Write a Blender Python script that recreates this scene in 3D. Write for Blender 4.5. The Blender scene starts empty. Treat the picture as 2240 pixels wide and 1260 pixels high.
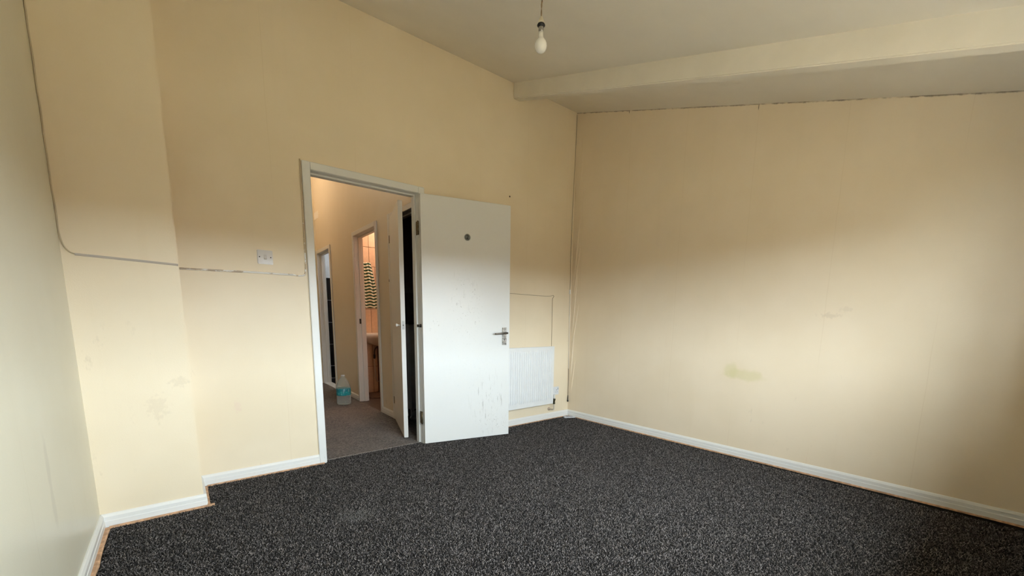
import bpy, bmesh, math, random
import numpy as np
from mathutils import Vector, Matrix

random.seed(7)
S = bpy.context.scene
COL = S.collection

# ------------------------------------------------------------------ camera
YAW, PITCH, ROLL = 0.6831, -0.1533, 0.0117
CAM = Vector((-3.3117, -3.0908, 1.0433))
fwd = Vector((math.sin(YAW) * math.cos(PITCH), math.cos(YAW) * math.cos(PITCH), math.sin(PITCH)))
rt = Vector((math.cos(YAW), -math.sin(YAW), 0))
up = rt.cross(fwd)
cr, sr = math.cos(ROLL), math.sin(ROLL)
r2, u2 = cr * rt + sr * up, -sr * rt + cr * up
cd = bpy.data.cameras.new('camera')
cam = bpy.data.objects.new('camera', cd)
COL.objects.link(cam)
cam.matrix_world = Matrix(((r2.x, u2.x, -fwd.x, CAM.x), (r2.y, u2.y, -fwd.y, CAM.y), (r2.z, u2.z, -fwd.z, CAM.z), (0, 0, 0, 1)))
cd.sensor_fit = 'HORIZONTAL'
cd.sensor_width = 36
cd.lens = 905.884 / 2240 * 36
cd.shift_y = (838.91 - 630) / 2240
cd.clip_start = 0.02
cd.clip_end = 300
S.camera = cam

# ------------------------------------------------------------------ world, exposure
W = bpy.data.worlds.new('overcast_sky')
S.world = W
W.use_nodes = True
bg = W.node_tree.nodes['Background']
bg.inputs[0].default_value = (0.83, 0.94, 1.0, 1)
bg.inputs[1].default_value = 32.0
S.view_settings.view_transform = 'Standard'
S.view_settings.look = 'None'
S.view_settings.exposure = 0.14
S.view_settings.gamma = 1.0
S.view_settings.use_curve_mapping = False
S.cycles.max_bounces = 8
S.cycles.diffuse_bounces = 5
S.cycles.use_light_tree = False
S.cycles.adaptive_threshold = 0.03
S.cycles.caustics_reflective = False
S.cycles.caustics_refractive = False
S.cycles.glossy_bounces = 4
S.cycles.transparent_max_bounces = 12

# ------------------------------------------------------------------ room numbers (metres; back wall y=0, right wall x=0 at y=0)
H, SL = 3.083, 0.3038                  # ceiling height at the back wall, fall towards the window
XL, XB, YB = -3.672, -3.262, -0.3345   # left wall, chimney breast edge and face
RW = -0.0199                           # the right wall runs slightly outwards
YF = -3.30                             # window wall (inner face)
OPL, OPR, OPH = -2.527, -1.757, 1.995  # main door opening
HX, HA = -1.605, 0.0278                # hall's right wall
WX0, WX1, WZ0, WZ1 = -3.15, -0.90, 0.85, 1.75   # window
def ceil_z(y): return H + SL * y
def right_x(y): return RW * y
def hall_x(y): return HX + HA * y

# window portal: guides the sky's light through the opening, gives no light itself
pl = bpy.data.lights.new('window_portal', 'AREA')
pl.shape = 'RECTANGLE'; pl.size = WX1 - WX0; pl.size_y = WZ1 - WZ0
pl.cycles.is_portal = True
po = bpy.data.objects.new('window_portal', pl)
COL.objects.link(po)
po.location = ((WX0 + WX1) / 2, YF - 0.30, (WZ0 + WZ1) / 2)
po.rotation_euler = (math.radians(90), 0, 0)

# ------------------------------------------------------------------ node helpers
def new_mat(name):
    m = bpy.data.materials.new(name)
    m.use_nodes = True
    t = m.node_tree
    return m, t, t.nodes['Principled BSDF']
def nd(t, typ, props=None, **ins):
    n = t.nodes.new(typ)
    for k, v in (props or {}).items(): setattr(n, k, v)
    for k, v in ins.items():
        key = int(k[1:]) if k[0] == 'i' and k[1:].isdigit() else k.replace('_', ' ')
        s = n.inputs[key]
        if isinstance(v, bpy.types.NodeSocket): t.links.new(v, s)
        else: s.default_value = v
    return n
def math_n(t, op, a, b=0.0, c=0.0): return nd(t, 'ShaderNodeMath', {'operation': op}, i0=a, i1=b, i2=c).outputs[0]
def mix(t, fac, a, b, blend='MIX'):
    n = t.nodes.new('ShaderNodeMix'); n.data_type = 'RGBA'; n.blend_type = blend
    for k, v in ((0, fac), (6, a), (7, b)):
        s = n.inputs[k]
        if isinstance(v, bpy.types.NodeSocket): t.links.new(v, s)
        else: s.default_value = v if k == 0 else (*v[:3], 1)
    return n.outputs[2]
def ss(t, v, lo, hi):
    n = t.nodes.new('ShaderNodeMapRange'); n.interpolation_type = 'SMOOTHSTEP'
    t.links.new(v, n.inputs[0])
    n.inputs[1].default_value = lo; n.inputs[2].default_value = hi
    return n.outputs[0]
def noise(t, co, scale, detail=3, rough=0.55, dist=0.0):
    return nd(t, 'ShaderNodeTexNoise', None, Vector=co, Scale=scale, Detail=detail, Roughness=rough, Distortion=dist).outputs[0]
def coords(t): return t.nodes.new('ShaderNodeTexCoord').outputs['Object']
def bump(t, h, strength, dist, b, prev=None):
    n = nd(t, 'ShaderNodeBump', None, Strength=strength, Distance=dist, Height=h)
    if prev is not None: t.links.new(prev, n.inputs['Normal'])
    t.links.new(n.outputs[0], b.inputs['Normal'])
    return n.outputs[0]
def scale_v(t, co, v): return nd(t, 'ShaderNodeMapping', None, Vector=co, Scale=v).outputs[0]

def plain(name, rgb, rough=0.5, metal=0.0, var=0.12, vscale=12, bmp=0.0, bscale=200, spec=0.5):
    m, t, b = new_mat(name)
    co = coords(t)
    n = noise(t, co, vscale, 4)
    f = math_n(t, 'MULTIPLY', ss(t, n, 0.3, 0.75), 1.0)
    dark = tuple(c * (1 - var) for c in rgb)
    t.links.new(mix(t, f, dark, rgb), b.inputs['Base Color'])
    b.inputs['Roughness'].default_value = rough
    b.inputs['Metallic'].default_value = metal
    b.inputs['Specular IOR Level'].default_value = spec
    if bmp: bump(t, noise(t, co, bscale, 3), bmp, 0.002, b)
    return m

def blot(t, co, c, s, dscale=9, damt=0.5):
    """soft irregular blot around c with radii s, 0..1; blots of like grain share one noise"""
    key = 'blot_noise_%d' % (12 if dscale < 20 else 45)
    n = t.nodes.get(key)
    if n is None:
        n = nd(t, 'ShaderNodeTexNoise', None, Vector=co, Scale=12.0 if dscale < 20 else 45.0, Detail=3.0); n.name = key
    v = nd(t, 'ShaderNodeVectorMath', {'operation': 'SUBTRACT'}, i0=co, i1=c).outputs[0]
    v = nd(t, 'ShaderNodeVectorMath', {'operation': 'DIVIDE'}, i0=v, i1=s).outputs[0]
    l = nd(t, 'ShaderNodeVectorMath', {'operation': 'LENGTH'}, i0=v).outputs['Value']
    l = math_n(t, 'ADD', l, math_n(t, 'MULTIPLY', math_n(t, 'SUBTRACT', n.outputs[0], 0.5), damt * 2))
    return math_n(t, 'SUBTRACT', 1.0, ss(t, l, 0.35, 1.0))

def paper_mat(name, rgb, axis, seam_off=0.0, stains=(), top_dirt=False, seam=0.53, low_dirt=0.25):
    """painted wallpaper: drop seams, mottling, scuffs, the dirty line along the ceiling"""
    m, t, b = new_mat(name)
    co = coords(t)
    sep = nd(t, 'ShaderNodeSeparateXYZ', None, Vector=co)
    ax = sep.outputs[axis]
    z = sep.outputs[2]
    big = noise(t, co, 1.6, 3, 0.6)
    col = mix(t, ss(t, big, 0.35, 0.7), tuple(c * k for c, k in zip(rgb, (0.955, 0.945, 0.92))), rgb)
    streak = noise(t, scale_v(t, co, (14, 14, 0.9)), 1.0, 2, 0.6)
    col = mix(t, math_n(t, 'MULTIPLY', ss(t, streak, 0.58, 0.78), 0.10), col, tuple(c * k for c, k in zip(rgb, (0.86, 0.82, 0.74))))
    # seams between the drops
    wob = math_n(t, 'MULTIPLY', math_n(t, 'SUBTRACT', big, 0.5), 0.02)
    f = math_n(t, 'FRACT', math_n(t, 'DIVIDE', math_n(t, 'ADD', math_n(t, 'ADD', ax, wob), -seam_off + 50 * seam), seam))
    d = math_n(t, 'MULTIPLY', math_n(t, 'ABSOLUTE', math_n(t, 'SUBTRACT', f, 0.5)), seam)
    sm = math_n(t, 'SUBTRACT', 1.0, ss(t, d, 0.0008, 0.003))
    vis = ss(t, streak, 0.40, 0.56)
    smv = math_n(t, 'MULTIPLY', sm, vis)
    col = mix(t, math_n(t, 'MULTIPLY', smv, 0.16), col, tuple(c * k for c, k in zip(rgb, (0.7, 0.62, 0.5))))
    # small scuffs on the lower wall
    sc = noise(t, scale_v(t, co, (22, 22, 9)), 1.0, 3, 0.7)
    region = ss(t, big, 0.54, 0.68)
    scf = math_n(t, 'MULTIPLY', math_n(t, 'MULTIPLY', ss(t, sc, 0.62, 0.74), region), math_n(t, 'SUBTRACT', 1.0, ss(t, z, 0.7, 1.3)))
    col = mix(t, math_n(t, 'MULTIPLY', scf, low_dirt), col, (0.36, 0.29, 0.20))
    for c, s, rgb2, k, dsc, da in stains:
        col = mix(t, math_n(t, 'MULTIPLY', blot(t, co, c, s, dsc, da), k), col, rgb2)
    if top_dirt:
        y = sep.outputs[1]
        lim = math_n(t, 'SUBTRACT', math_n(t, 'ADD', math_n(t, 'MULTIPLY', y, SL), H), z)
        lim = math_n(t, 'ADD', lim, math_n(t, 'MULTIPLY', math_n(t, 'SUBTRACT', noise(t, co, 26, 5, 0.7), 0.5), -0.02))
        dm = math_n(t, 'SUBTRACT', 1.0, ss(t, lim, 0.001, 0.011))
        patch = ss(t, noise(t, co, 6, 4, 0.7), 0.30, 0.58)
        col = mix(t, math_n(t, 'MULTIPLY', math_n(t, 'MULTIPLY', dm, patch), 0.8), col, (0.10, 0.075, 0.045))
    t.links.new(col, b.inputs['Base Color'])
    b.inputs['Roughness'].default_value = 0.34
    b.inputs['Specular IOR Level'].default_value = 0.25
    bump(t, math_n(t, 'ADD', noise(t, co, 220, 1, 0.6), math_n(t, 'MULTIPLY', noise(t, scale_v(t, co, (5, 5, 0.8)), 1.0, 1), 6.0)), 0.12, 0.002, b)
    return m

def gloss_mat(name, rgb, rough=0.35, marks=(), grime=0.2, mark_rgb=(0.25, 0.24, 0.21), brush=True, streaks=()):
    """gloss-painted woodwork, yellowing a little, with scuffs"""
    m, t, b = new_mat(name)
    co = coords(t)
    n = noise(t, co, 7, 5, 0.65)
    col = mix(t, math_n(t, 'MULTIPLY', ss(t, n, 0.40, 0.80), 0.35), rgb, tuple(c * k for c, k in zip(rgb, (0.98, 0.97, 0.945))))
    chip = noise(t, co, 55, 4, 0.7)
    col = mix(t, math_n(t, 'MULTIPLY', ss(t, chip, 0.66, 0.74), grime), col, mark_rgb)
    for c, s, rgb2, k, dsc, da in marks:
        col = mix(t, math_n(t, 'MULTIPLY', blot(t, co, c, s, dsc, da), k), col, rgb2)
    if streaks:
        sn = ss(t, noise(t, scale_v(t, co, (70, 70, 7)), 1.0, 4, 0.75), 0.56, 0.68)
        sp_ = ss(t, noise(t, scale_v(t, co, (60, 60, 45)), 1.0, 3, 0.75), 0.60, 0.70)
        for c, s, k, kind in streaks:
            f_ = math_n(t, 'MULTIPLY', blot(t, co, c, s, 14, 0.25), math_n(t, 'MULTIPLY', sn if kind else sp_, k))
            col = mix(t, f_, col, mark_rgb)
    t.links.new(col, b.inputs['Base Color'])
    rn = noise(t, co, 18, 2)
    t.links.new(nd(t, 'ShaderNodeMapRange', None, i0=rn, i1=0.3, i2=0.7, i3=rough * 0.95, i4=rough * 1.1).outputs[0], b.inputs['Roughness'])
    if brush: bump(t, noise(t, scale_v(t, co, (60, 60, 4)), 1.0, 4), 0.12, 0.002, b)
    return m

def carpet_mat(name, dark, mid, light, fleck, patches=(), big=0.25):
    m, t, b = new_mat(name)
    co = coords(t)
    warp = nd(t, 'ShaderNodeTexNoise', None, Vector=co, Scale=90.0, Detail=2.0).outputs['Color']
    wv = nd(t, 'ShaderNodeVectorMath', {'operation': 'SCALE'}, i0=warp, Scale=0.010).outputs[0]
    cw = nd(t, 'ShaderNodeVectorMath', {'operation': 'ADD'}, i0=co, i1=wv).outputs[0]
    vor = nd(t, 'ShaderNodeTexVoronoi', None, Vector=cw, Scale=1.0 / fleck)
    rnd = nd(t, 'ShaderNodeSeparateColor', None, Color=vor.outputs['Color']).outputs[0]
    fine = noise(t, co, 1.1 / fleck, 3, 0.7)
    v = math_n(t, 'ADD', math_n(t, 'MULTIPLY', rnd, 0.55), math_n(t, 'MULTIPLY', fine, 0.6))
    rmp = t.nodes.new('ShaderNodeValToRGB')
    t.links.new(v, rmp.inputs[0])
    e = rmp.color_ramp.elements
    e[0].position = 0.36; e[0].color = (*dark, 1)
    e[1].position = 0.86; e[1].color = (*light, 1)
    k = e.new(0.58); k.color = (*mid, 1)
    col = rmp.outputs[0]
    lg = noise(t, co, 2.2, 4, 0.6)
    col = mix(t, math_n(t, 'MULTIPLY', ss(t, lg, 0.35, 0.7), big), col, tuple(c * 1.9 for c in mid))
    for c, s, rgb2, kk, dsc, da in patches:
        col = mix(t, math_n(t, 'MULTIPLY', blot(t, co, c, s, dsc, da), kk), col, rgb2)
    t.links.new(col, b.inputs['Base Color'])
    b.inputs['Roughness'].default_value = 0.95
    b.inputs['Specular IOR Level'].default_value = 0.1
    b.inputs['Sheen Weight'].default_value = 0.12
    b.inputs['Sheen Roughness'].default_value = 0.6
    bump(t, v, 0.7, fleck * 1.0, b)
    return m

# ------------------------------------------------------------------ mesh helpers
class MB:
    def __init__(s): s.v = []; s.f = []; s.sm = []
    def add(s, vs, fs, smooth=False, T=None):
        o = len(s.v)
        s.v += [tuple(T(Vector(q))) if T else tuple(q) for q in vs]
        for f in fs: s.f.append([i + o for i in f]); s.sm.append(smooth)
        return s
    def box(s, x0, x1, y0, y1, z0, z1, T=None):
        v = [(x, y, z) for z in (z0, z1) for y in (y0, y1) for x in (x0, x1)]
        return s.add(v, [(0, 2, 3, 1), (4, 5, 7, 6), (0, 1, 5, 4), (1, 3, 7, 5), (3, 2, 6, 7), (2, 0, 4, 6)], T=T)
    def prism(s, poly, a, b, T=None):
        """poly: list of (p,q); a,b: functions (p,q)->xyz for the two ends"""
        n = len(poly)
        v = [a(p, q) for p, q in poly] + [b(p, q) for p, q in poly]
        f = [tuple(range(n))[::-1], tuple(range(n, 2 * n))] + [(i, (i + 1) % n, n + (i + 1) % n, n + i) for i in range(n)]
        return s.add(v, f, T=T)
    def tube(s, pts, r, n=8, T=None, caps=True):
        P = [Vector(p) for p in pts]; m = len(P)
        R = r if isinstance(r, (list, tuple)) else [r] * m
        v = []; prev = None
        for i, p in enumerate(P):
            d = (P[min(i + 1, m - 1)] - P[max(i - 1, 0)]).normalized()
            if prev is None:
                a = Vector((0, 0, 1)) if abs(d.z) < 0.9 else Vector((1, 0, 0))
                x = d.cross(a).normalized()
            else: x = (prev - d * prev.dot(d)).normalized()
            prev = x; y = d.cross(x)
            for k in range(n):
                a = 2 * math.pi * k / n
                v.append(p + (x * math.cos(a) + y * math.sin(a)) * R[i])
        f = [(i * n + k, i * n + (k + 1) % n, (i + 1) * n + (k + 1) % n, (i + 1) * n + k) for i in range(m - 1) for k in range(n)]
        if caps: f += [tuple(range(n))[::-1], tuple(range((m - 1) * n, m * n))]
        return s.add(v, f, True, T)
    def lathe(s, prof, c=(0, 0, 0), n=32, T=None, sx=1, sy=1):
        v = []
        for r, z in prof:
            for k in range(n):
                a = 2 * math.pi * k / n
                v.append((c[0] + r * sx * math.cos(a), c[1] + r * sy * math.sin(a), c[2] + z))
        m = len(prof)
        f = [(i * n + k, i * n + (k + 1) % n, (i + 1) * n + (k + 1) % n, (i + 1) * n + k) for i in range(m - 1) for k in range(n)]
        f += [tuple(range(n))[::-1], tuple(range((m - 1) * n, m * n))]
        return s.add(v, f, True, T)
    def grid(s, fn, nu, nv, T=None, smooth=True):
        v = [fn(i / nu, j / nv) for j in range(nv + 1) for i in range(nu + 1)]
        f = [(j * (nu + 1) + i, j * (nu + 1) + i + 1, (j + 1) * (nu + 1) + i + 1, (j + 1) * (nu + 1) + i) for j in range(nv) for i in range(nu)]
        return s.add(v, f, smooth, T)
    def build(s, name, mat, parent=None, bevel=0.0, seg=1, loc=None):
        """world-coordinate mesh; origin moves to the parent's root (or loc)"""
        me = bpy.data.meshes.new(name)
        o = Vector(loc) if loc is not None else Vector((0, 0, 0))
        q = parent
        while q is not None: o = o + q.location; q = q.parent
        base = Vector((0, 0, 0)); q = parent
        while q is not None: base += q.location; q = q.parent
        org = Vector(loc) if loc is not None else base
        me.from_pydata([tuple(Vector(p) - org) for p in s.v], [], s.f)
        for p, k in zip(me.polygons, s.sm): p.use_smooth = k
        bm = bmesh.new(); bm.from_mesh(me)
        bmesh.ops.recalc_face_normals(bm, faces=bm.faces)
        if bevel:
            ed = [e for e in bm.edges if len(e.link_faces) == 2 and e.calc_face_angle(0) > 0.5]
            bmesh.ops.bevel(bm, geom=ed, offset=bevel, segments=seg, affect='EDGES', clamp_overlap=True)
        bm.to_mesh(me); bm.free()
        me.materials.append(mat)
        ob = bpy.data.objects.new(name, me)
        COL.objects.link(ob)
        if parent is not None:
            ob.parent = parent
            ob.location = org - base
        else: ob.location = org
        return ob

def tag(o, label, cat, group=None, kind=None):
    o['label'] = label; o['category'] = cat
    if group: o['group'] = group
    if kind: o['kind'] = kind
    return o
def empty(name, loc, label, cat, group=None, kind=None):
    o = bpy.data.objects.new(name, None)
    COL.objects.link(o); o.location = loc; o.empty_display_size = 0.1
    return tag(o, label, cat, group, kind)
def struct(name, mb, mat, label, cat='wall', bevel=0.0, seg=1):
    return tag(mb.build(name, mat, bevel=bevel, seg=seg), label, cat, kind='structure')
def V(*a): return Vector(a)
def catmull(pts, n=8):
    P = [Vector(p) for p in pts]; P = [P[0] * 2 - P[1]] + P + [P[-1] * 2 - P[-2]]
    out = []
    for i in range(1, len(P) - 2):
        for k in range(n):
            t = k / n
            a, b, c, d = P[i - 1], P[i], P[i + 1], P[i + 2]
            out.append(0.5 * ((2 * b) + (c - a) * t + (2 * a - 5 * b + 4 * c - d) * t * t + (3 * b - a - 3 * c + d) * t ** 3))
    out.append(P[-2])
    return out

# ------------------------------------------------------------------ materials
CREAM = (0.83, 0.725, 0.555)
M = {}
M['back'] = paper_mat('paint_back_wall', CREAM, 0, -3.02, stains=[
    ((-3.04, 0, 0.476), (0.03, 0.2, 0.05), (0.76, 0.58, 0.48), 0.35, 40, 1.3)])
M['breast'] = paper_mat('paint_chimney_breast', CREAM, 0, -3.45, stains=[
    ((-3.41, YB, 0.58), (0.05, 0.2, 0.08), (0.66, 0.56, 0.42), 0.30, 40, 1.6),
    ((-3.31, YB, 0.70), (0.05, 0.2, 0.03), (0.62, 0.53, 0.40), 0.30, 40, 1.6)])
M['right'] = paper_mat('paint_right_wall', (0.82, 0.70, 0.535), 1, -1.705 - 0.265, top_dirt=True, stains=[
    ((0.035, -1.77, 0.645), (0.3, 0.16, 0.055), (0.60, 0.55, 0.25), 0.38, 7, 0.8),
    ((0.032, -1.67, 0.68), (0.3, 0.07, 0.07), (0.62, 0.57, 0.28), 0.38, 11, 0.8),
    ((0.046, -2.264, 1.094), (0.3, 0.07, 0.02), (0.58, 0.48, 0.36), 0.35, 30, 1.2),
    ((0.046, -2.35, 1.13), (0.3, 0.05, 0.02), (0.58, 0.48, 0.36), 0.25, 30, 1.2),
    ((0.012, -0.618, 2.885), (0.3, 0.004, 0.02), (0.12, 0.09, 0.05), 0.9, 60, 0.3),
    ((0.034, -1.702, 2.55), (0.3, 0.004, 0.03), (0.16, 0.12, 0.07), 0.9, 60, 0.5)])
M['left'] = paper_mat('paint_left_wall', (0.735, 0.70, 0.575), 1, -1.1, low_dirt=0.5, stains=[
    ((XL, -1.12, 0.46), (0.3, 0.03, 0.24), (0.50, 0.46, 0.38), 0.35, 14, 0.8)])
M['front'] = paper_mat('paint_window_wall', CREAM, 0, -3.0)
M['hall'] = paper_mat('paint_hall', (0.71, 0.615, 0.47), 1, 0.3, seam=1.06, low_dirt=0.6)
M['ceil'] = plain('ceiling_paint', (0.82, 0.77, 0.68), 0.8, var=0.05, vscale=2.5, bmp=0.15, bscale=180, spec=0.2)
M['beam'] = plain('beam_paint', (0.81, 0.76, 0.665), 0.7, var=0.06, vscale=5, bmp=0.15, bscale=120, spec=0.2)
M['white'] = gloss_mat('white_gloss_paint', (0.75, 0.76, 0.75), 0.35)
M['skirt'] = gloss_mat('white_skirting_paint', (0.77, 0.77, 0.755), 0.38, grime=0.35, mark_rgb=(0.42, 0.36, 0.27))
M['hallwhite'] = gloss_mat('hall_gloss_paint', (0.72, 0.70, 0.66), 0.4)
M['carpet_back'] = plain('carpet_backing', (0.012, 0.011, 0.011), 0.95, var=0.3, vscale=150, spec=0.1)
M['carpet'], t, b = new_mat('charcoal_carpet_pile')
co = coords(t)
at_ = nd(t, 'ShaderNodeAttribute', {'attribute_name': 'shade'}).outputs['Fac']
rmp = t.nodes.new('ShaderNodeValToRGB'); t.links.new(at_, rmp.inputs[0])
e = rmp.color_ramp.elements
e[0].position = 0.0; e[0].color = (0.007, 0.0063, 0.0063, 1)
e[1].position = 1.0; e[1].color = (0.36, 0.327, 0.32, 1)
for p_, c_ in ((0.35, (0.048, 0.043, 0.042)), (0.70, (0.158, 0.144, 0.140))):
    k = e.new(p_); k.color = (*c_, 1)
col = rmp.outputs[0]
for c, s_, k_, rgb2 in (((-2.64, -0.975, 0), (0.13, 0.10, 1), 0.30, (0.26, 0.25, 0.24)), ((-1.63, -1.97, 0), (0.02, 0.02, 1), 0.5, (0.4, 0.4, 0.4))):
    col = mix(t, math_n(t, 'MULTIPLY', blot(t, co, c, s_, 14, 0.6), k_), col, rgb2)
t.links.new(col, b.inputs['Base Color']); b.inputs['Roughness'].default_value = 0.9; b.inputs['Specular IOR Level'].default_value = 0.15
M['hallcarpet'] = carpet_mat('taupe_hall_carpet', (0.050, 0.040, 0.034), (0.115, 0.094, 0.082), (0.20, 0.168, 0.148), 0.009, big=0.3)
M['lino'] = plain('brown_bathroom_lino', (0.075, 0.05, 0.038), 0.5, var=0.4, vscale=20)
M['darkfloor'] = plain('dark_tiled_floor', (0.012, 0.012, 0.014), 0.35, var=0.3, vscale=10)
M['wood'] = plain('raw_pine_strip', (0.70, 0.42, 0.25), 0.6, var=0.45, vscale=45)

# ------------------------------------------------------------------ structure: floors, walls, ceiling
f = MB().prism([(XL, YF), (right_x(YF), YF), (0, 0), (OPR, 0), (OPR, 0.045), (OPL, 0.045), (OPL, 0), (XL, 0)],
               lambda x, y: (x, y, -0.12), lambda x, y: (x, y, 0.0))
floor = struct('floor', f, M['carpet_back'], 'dark charcoal flecked carpet covering the empty room', 'floor')
# the pile: leaning tufts, a shade of their own each
def carpet_pile():
    rng = np.random.default_rng(5); sp = 0.0058
    xs_, ys_ = np.meshgrid(np.arange(XL + 0.03, -0.02, sp), np.arange(YF + 0.01, 0.045, sp))
    x = xs_.ravel() + rng.uniform(-0.45, 0.45, xs_.size) * sp; y = ys_.ravel() + rng.uniform(-0.45, 0.45, xs_.size) * sp
    keep = (x < RW * y - 0.024) & ((y < -0.022) | ((x > OPL + 0.004) & (x < OPR - 0.004) & (y < 0.037))) & (x > XL + 0.036) & ~((x < XB + 0.032) & (y > YB - 0.036))
    x, y = x[keep], y[keep]; n = x.size
    h = rng.uniform(0.0032, 0.0068, n); a0 = rng.uniform(0, 6.283, n)
    lean = rng.uniform(0.002, 0.0085, n); la = rng.uniform(0, 6.283, n)
    rb, rtp = rng.uniform(0.0019, 0.0028, n), rng.uniform(0.0010, 0.0017, n)
    V_ = np.zeros((n, 6, 3), np.float32)
    for k in range(3):
        a = a0 + k * 2.0944
        V_[:, k, 0] = x + rb * np.cos(a); V_[:, k, 1] = y + rb * np.sin(a); V_[:, k, 2] = -0.001
        V_[:, 3 + k, 0] = x + lean * np.cos(la) + rtp * np.cos(a); V_[:, 3 + k, 1] = y + lean * np.sin(la) + rtp * np.sin(a)
        V_[:, 3 + k, 2] = h + 0.0012 * np.cos(a * 2 + la)
    base = (np.arange(n) * 6)[:, None]
    F_ = np.concatenate([base + np.array(q)[None] for q in ((0, 1, 4), (0, 4, 3), (1, 2, 5), (1, 5, 4), (2, 0, 3), (2, 3, 5), (3, 4, 5))], axis=0).astype(np.int32)
    me = bpy.data.meshes.new('carpet_pile')
    me.vertices.add(n * 6); me.vertices.foreach_set('co', V_.ravel())
    nf = F_.shape[0]
    me.loops.add(nf * 3); me.loops.foreach_set('vertex_index', F_.ravel())
    me.polygons.add(nf); me.polygons.foreach_set('loop_start', np.arange(0, nf * 3, 3, dtype=np.int32))
    at = me.attributes.new('shade', 'FLOAT', 'POINT')
    sh = np.clip(rng.beta(1.8, 2.1, n), 0, 1).astype(np.float32)
    at.data.foreach_set('value', np.repeat(sh, 6))
    me.update(); me.materials.append(M['carpet'])
    o = bpy.data.objects.new('carpet_pile', me); COL.objects.link(o); o.parent = floor; o['kind'] = 'stuff'
    return n
carpet_pile()
f = MB().prism([(OPL, 0.045), (OPR, 0.045), (OPR, 0.11), (hall_x(0.11), 0.11), (hall_x(3.94), 3.94), (-2.75, 3.94), (-2.75, 0.11), (OPL, 0.11)],
               lambda x, y: (x, y, -0.12), lambda x, y: (x, y, 0.0))
struct('floor_hall', f, M['hallcarpet'], 'greyish brown carpet in the hall beyond the open door', 'floor')
f = MB().box(OPL, OPR, 0.038, 0.048, 0.0, 0.004)
struct('trim_1', f, plain('carpet_bar', (0.33, 0.31, 0.28), 0.5), 'thin pale carpet edge strip in the main doorway', 'threshold strip')

f = MB()
ZT = H + 0.25
f.box(XL - 0.2, OPL - 0.03, 0, 0.11, -0.12, ZT); f.box(OPR + 0.03, 0.2, 0, 0.11, -0.12, ZT); f.box(OPL - 0.03, OPR + 0.03, 0, 0.11, OPH + 0.03, ZT)
wall_back = struct('wall_back', f, M['back'], 'cream papered wall holding the open doorway and radiator')
f = MB().prism([(0.0, -0.12), (YF, -0.12), (YF, ceil_z(YF) + 0.05), (0.0, H + 0.05)],
               lambda y, z: (right_x(y), y, z), lambda y, z: (right_x(y) + 0.12, y, z))
wall_right = struct('wall_right', f, M['right'], 'long bare cream wall right of the radiator corner')
f = MB().prism([(0.0, -0.12), (YF, -0.12), (YF, ceil_z(YF) + 0.05), (0.0, H + 0.05)], lambda y, z: (XL - 0.12, y, z), lambda y, z: (XL, y, z))
struct('wall_left', f, M['left'], 'pale grey-cream wall at the left edge beside the chimney breast')
f = MB().prism([(0.05, -0.12), (YB, -0.12), (YB, ceil_z(YB) + 0.04), (0.05, H + 0.05)], lambda y, z: (XL - 0.05, y, z), lambda y, z: (XB, y, z))
struct('wall_chimney_breast', f, M['breast'], 'cream chimney breast projecting left of the doorway', bevel=0.006, seg=2)
# window wall behind the viewer
f = MB()
y0, y1 = YF - 0.30, YF
f.box(XL - 0.1, WX0, y0, y1, -0.12, 2.2); f.box(WX1, 0.1, y0, y1, -0.12, 2.2); f.box(WX0, WX1, y0, y1, -0.12, WZ0); f.box(WX0, WX1, y0, y1, WZ1, 2.2)
struct('wall_front', f, M['front'], 'cream wall with the window facing the doorway wall')
f = MB().prism([(0.11, H + SL * 0.11), (YF - 0.3, ceil_z(YF - 0.3)), (YF - 0.3, ceil_z(YF - 0.3) + 0.12), (0.11, H + SL * 0.11 + 0.12)],
               lambda y, z: (XL - 0.15, y, z), lambda y, z: (0.15, y, z))
struct('ceiling', f, M['ceil'], 'sloping off-white ceiling falling away from the doorway wall', 'ceiling')
# beam running down the slope
XBM, DBM = -0.8186, 0.127
f = MB().prism([(0.0, H + 0.02), (YF, ceil_z(YF) + 0.02), (YF, ceil_z(YF) - DBM), (0.0, H - DBM)], lambda y, z: (XBM, y, z), lambda y, z: (XBM + 0.075, y, z))
struct('ceiling_beam', f, M['beam'], 'painted beam running down the sloping ceiling near the right wall', 'beam', bevel=0.006, seg=2)

# window in the wall behind the viewer
w = empty('window_1', ((WX0 + WX1) / 2, YF - 0.24, WZ0), 'white framed window lighting the room from behind the viewer', 'window', kind='structure')
fr = MB(); ya, yb = YF - 0.27, YF - 0.21
fr.box(WX0, WX1, ya, yb, WZ0, WZ0 + 0.055); fr.box(WX0, WX1, ya, yb, WZ1 - 0.055, WZ1)
fr.box(WX0, WX0 + 0.055, ya, yb, WZ0, WZ1); fr.box(WX1 - 0.055, WX1, ya, yb, WZ0, WZ1)
wd = (WX1 - WX0) / 3
for k in (1, 2): fr.box(WX0 + wd * k - 0.03, WX0 + wd * k + 0.03, ya, yb, WZ0, WZ1)
fr.build('window_frame', M['white'], w)
MB().box(WX0, WX1, YF - 0.21, YF + 0.05, WZ0 - 0.03, WZ0 + 0.006).build('window_sill', M['white'], w, bevel=0.006)
mg, t, b = new_mat('window_glass')
t.nodes.remove(b)
tr = nd(t, 'ShaderNodeBsdfTransparent'); gl = nd(t, 'ShaderNodeBsdfGlossy', None, Roughness=0.02)
mx = nd(t, 'ShaderNodeMixShader', None, i0=0.06, i1=tr.outputs[0], i2=gl.outputs[0])
t.links.new(mx.outputs[0], t.nodes['Material Output'].inputs[0])
for k in range(3):
    MB().box(WX0 + wd * k + 0.03, WX0 + wd * (k + 1) - 0.03, YF - 0.243, YF - 0.239, WZ0 + 0.05, WZ1 - 0.05).build('pane', mg, w)
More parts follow.
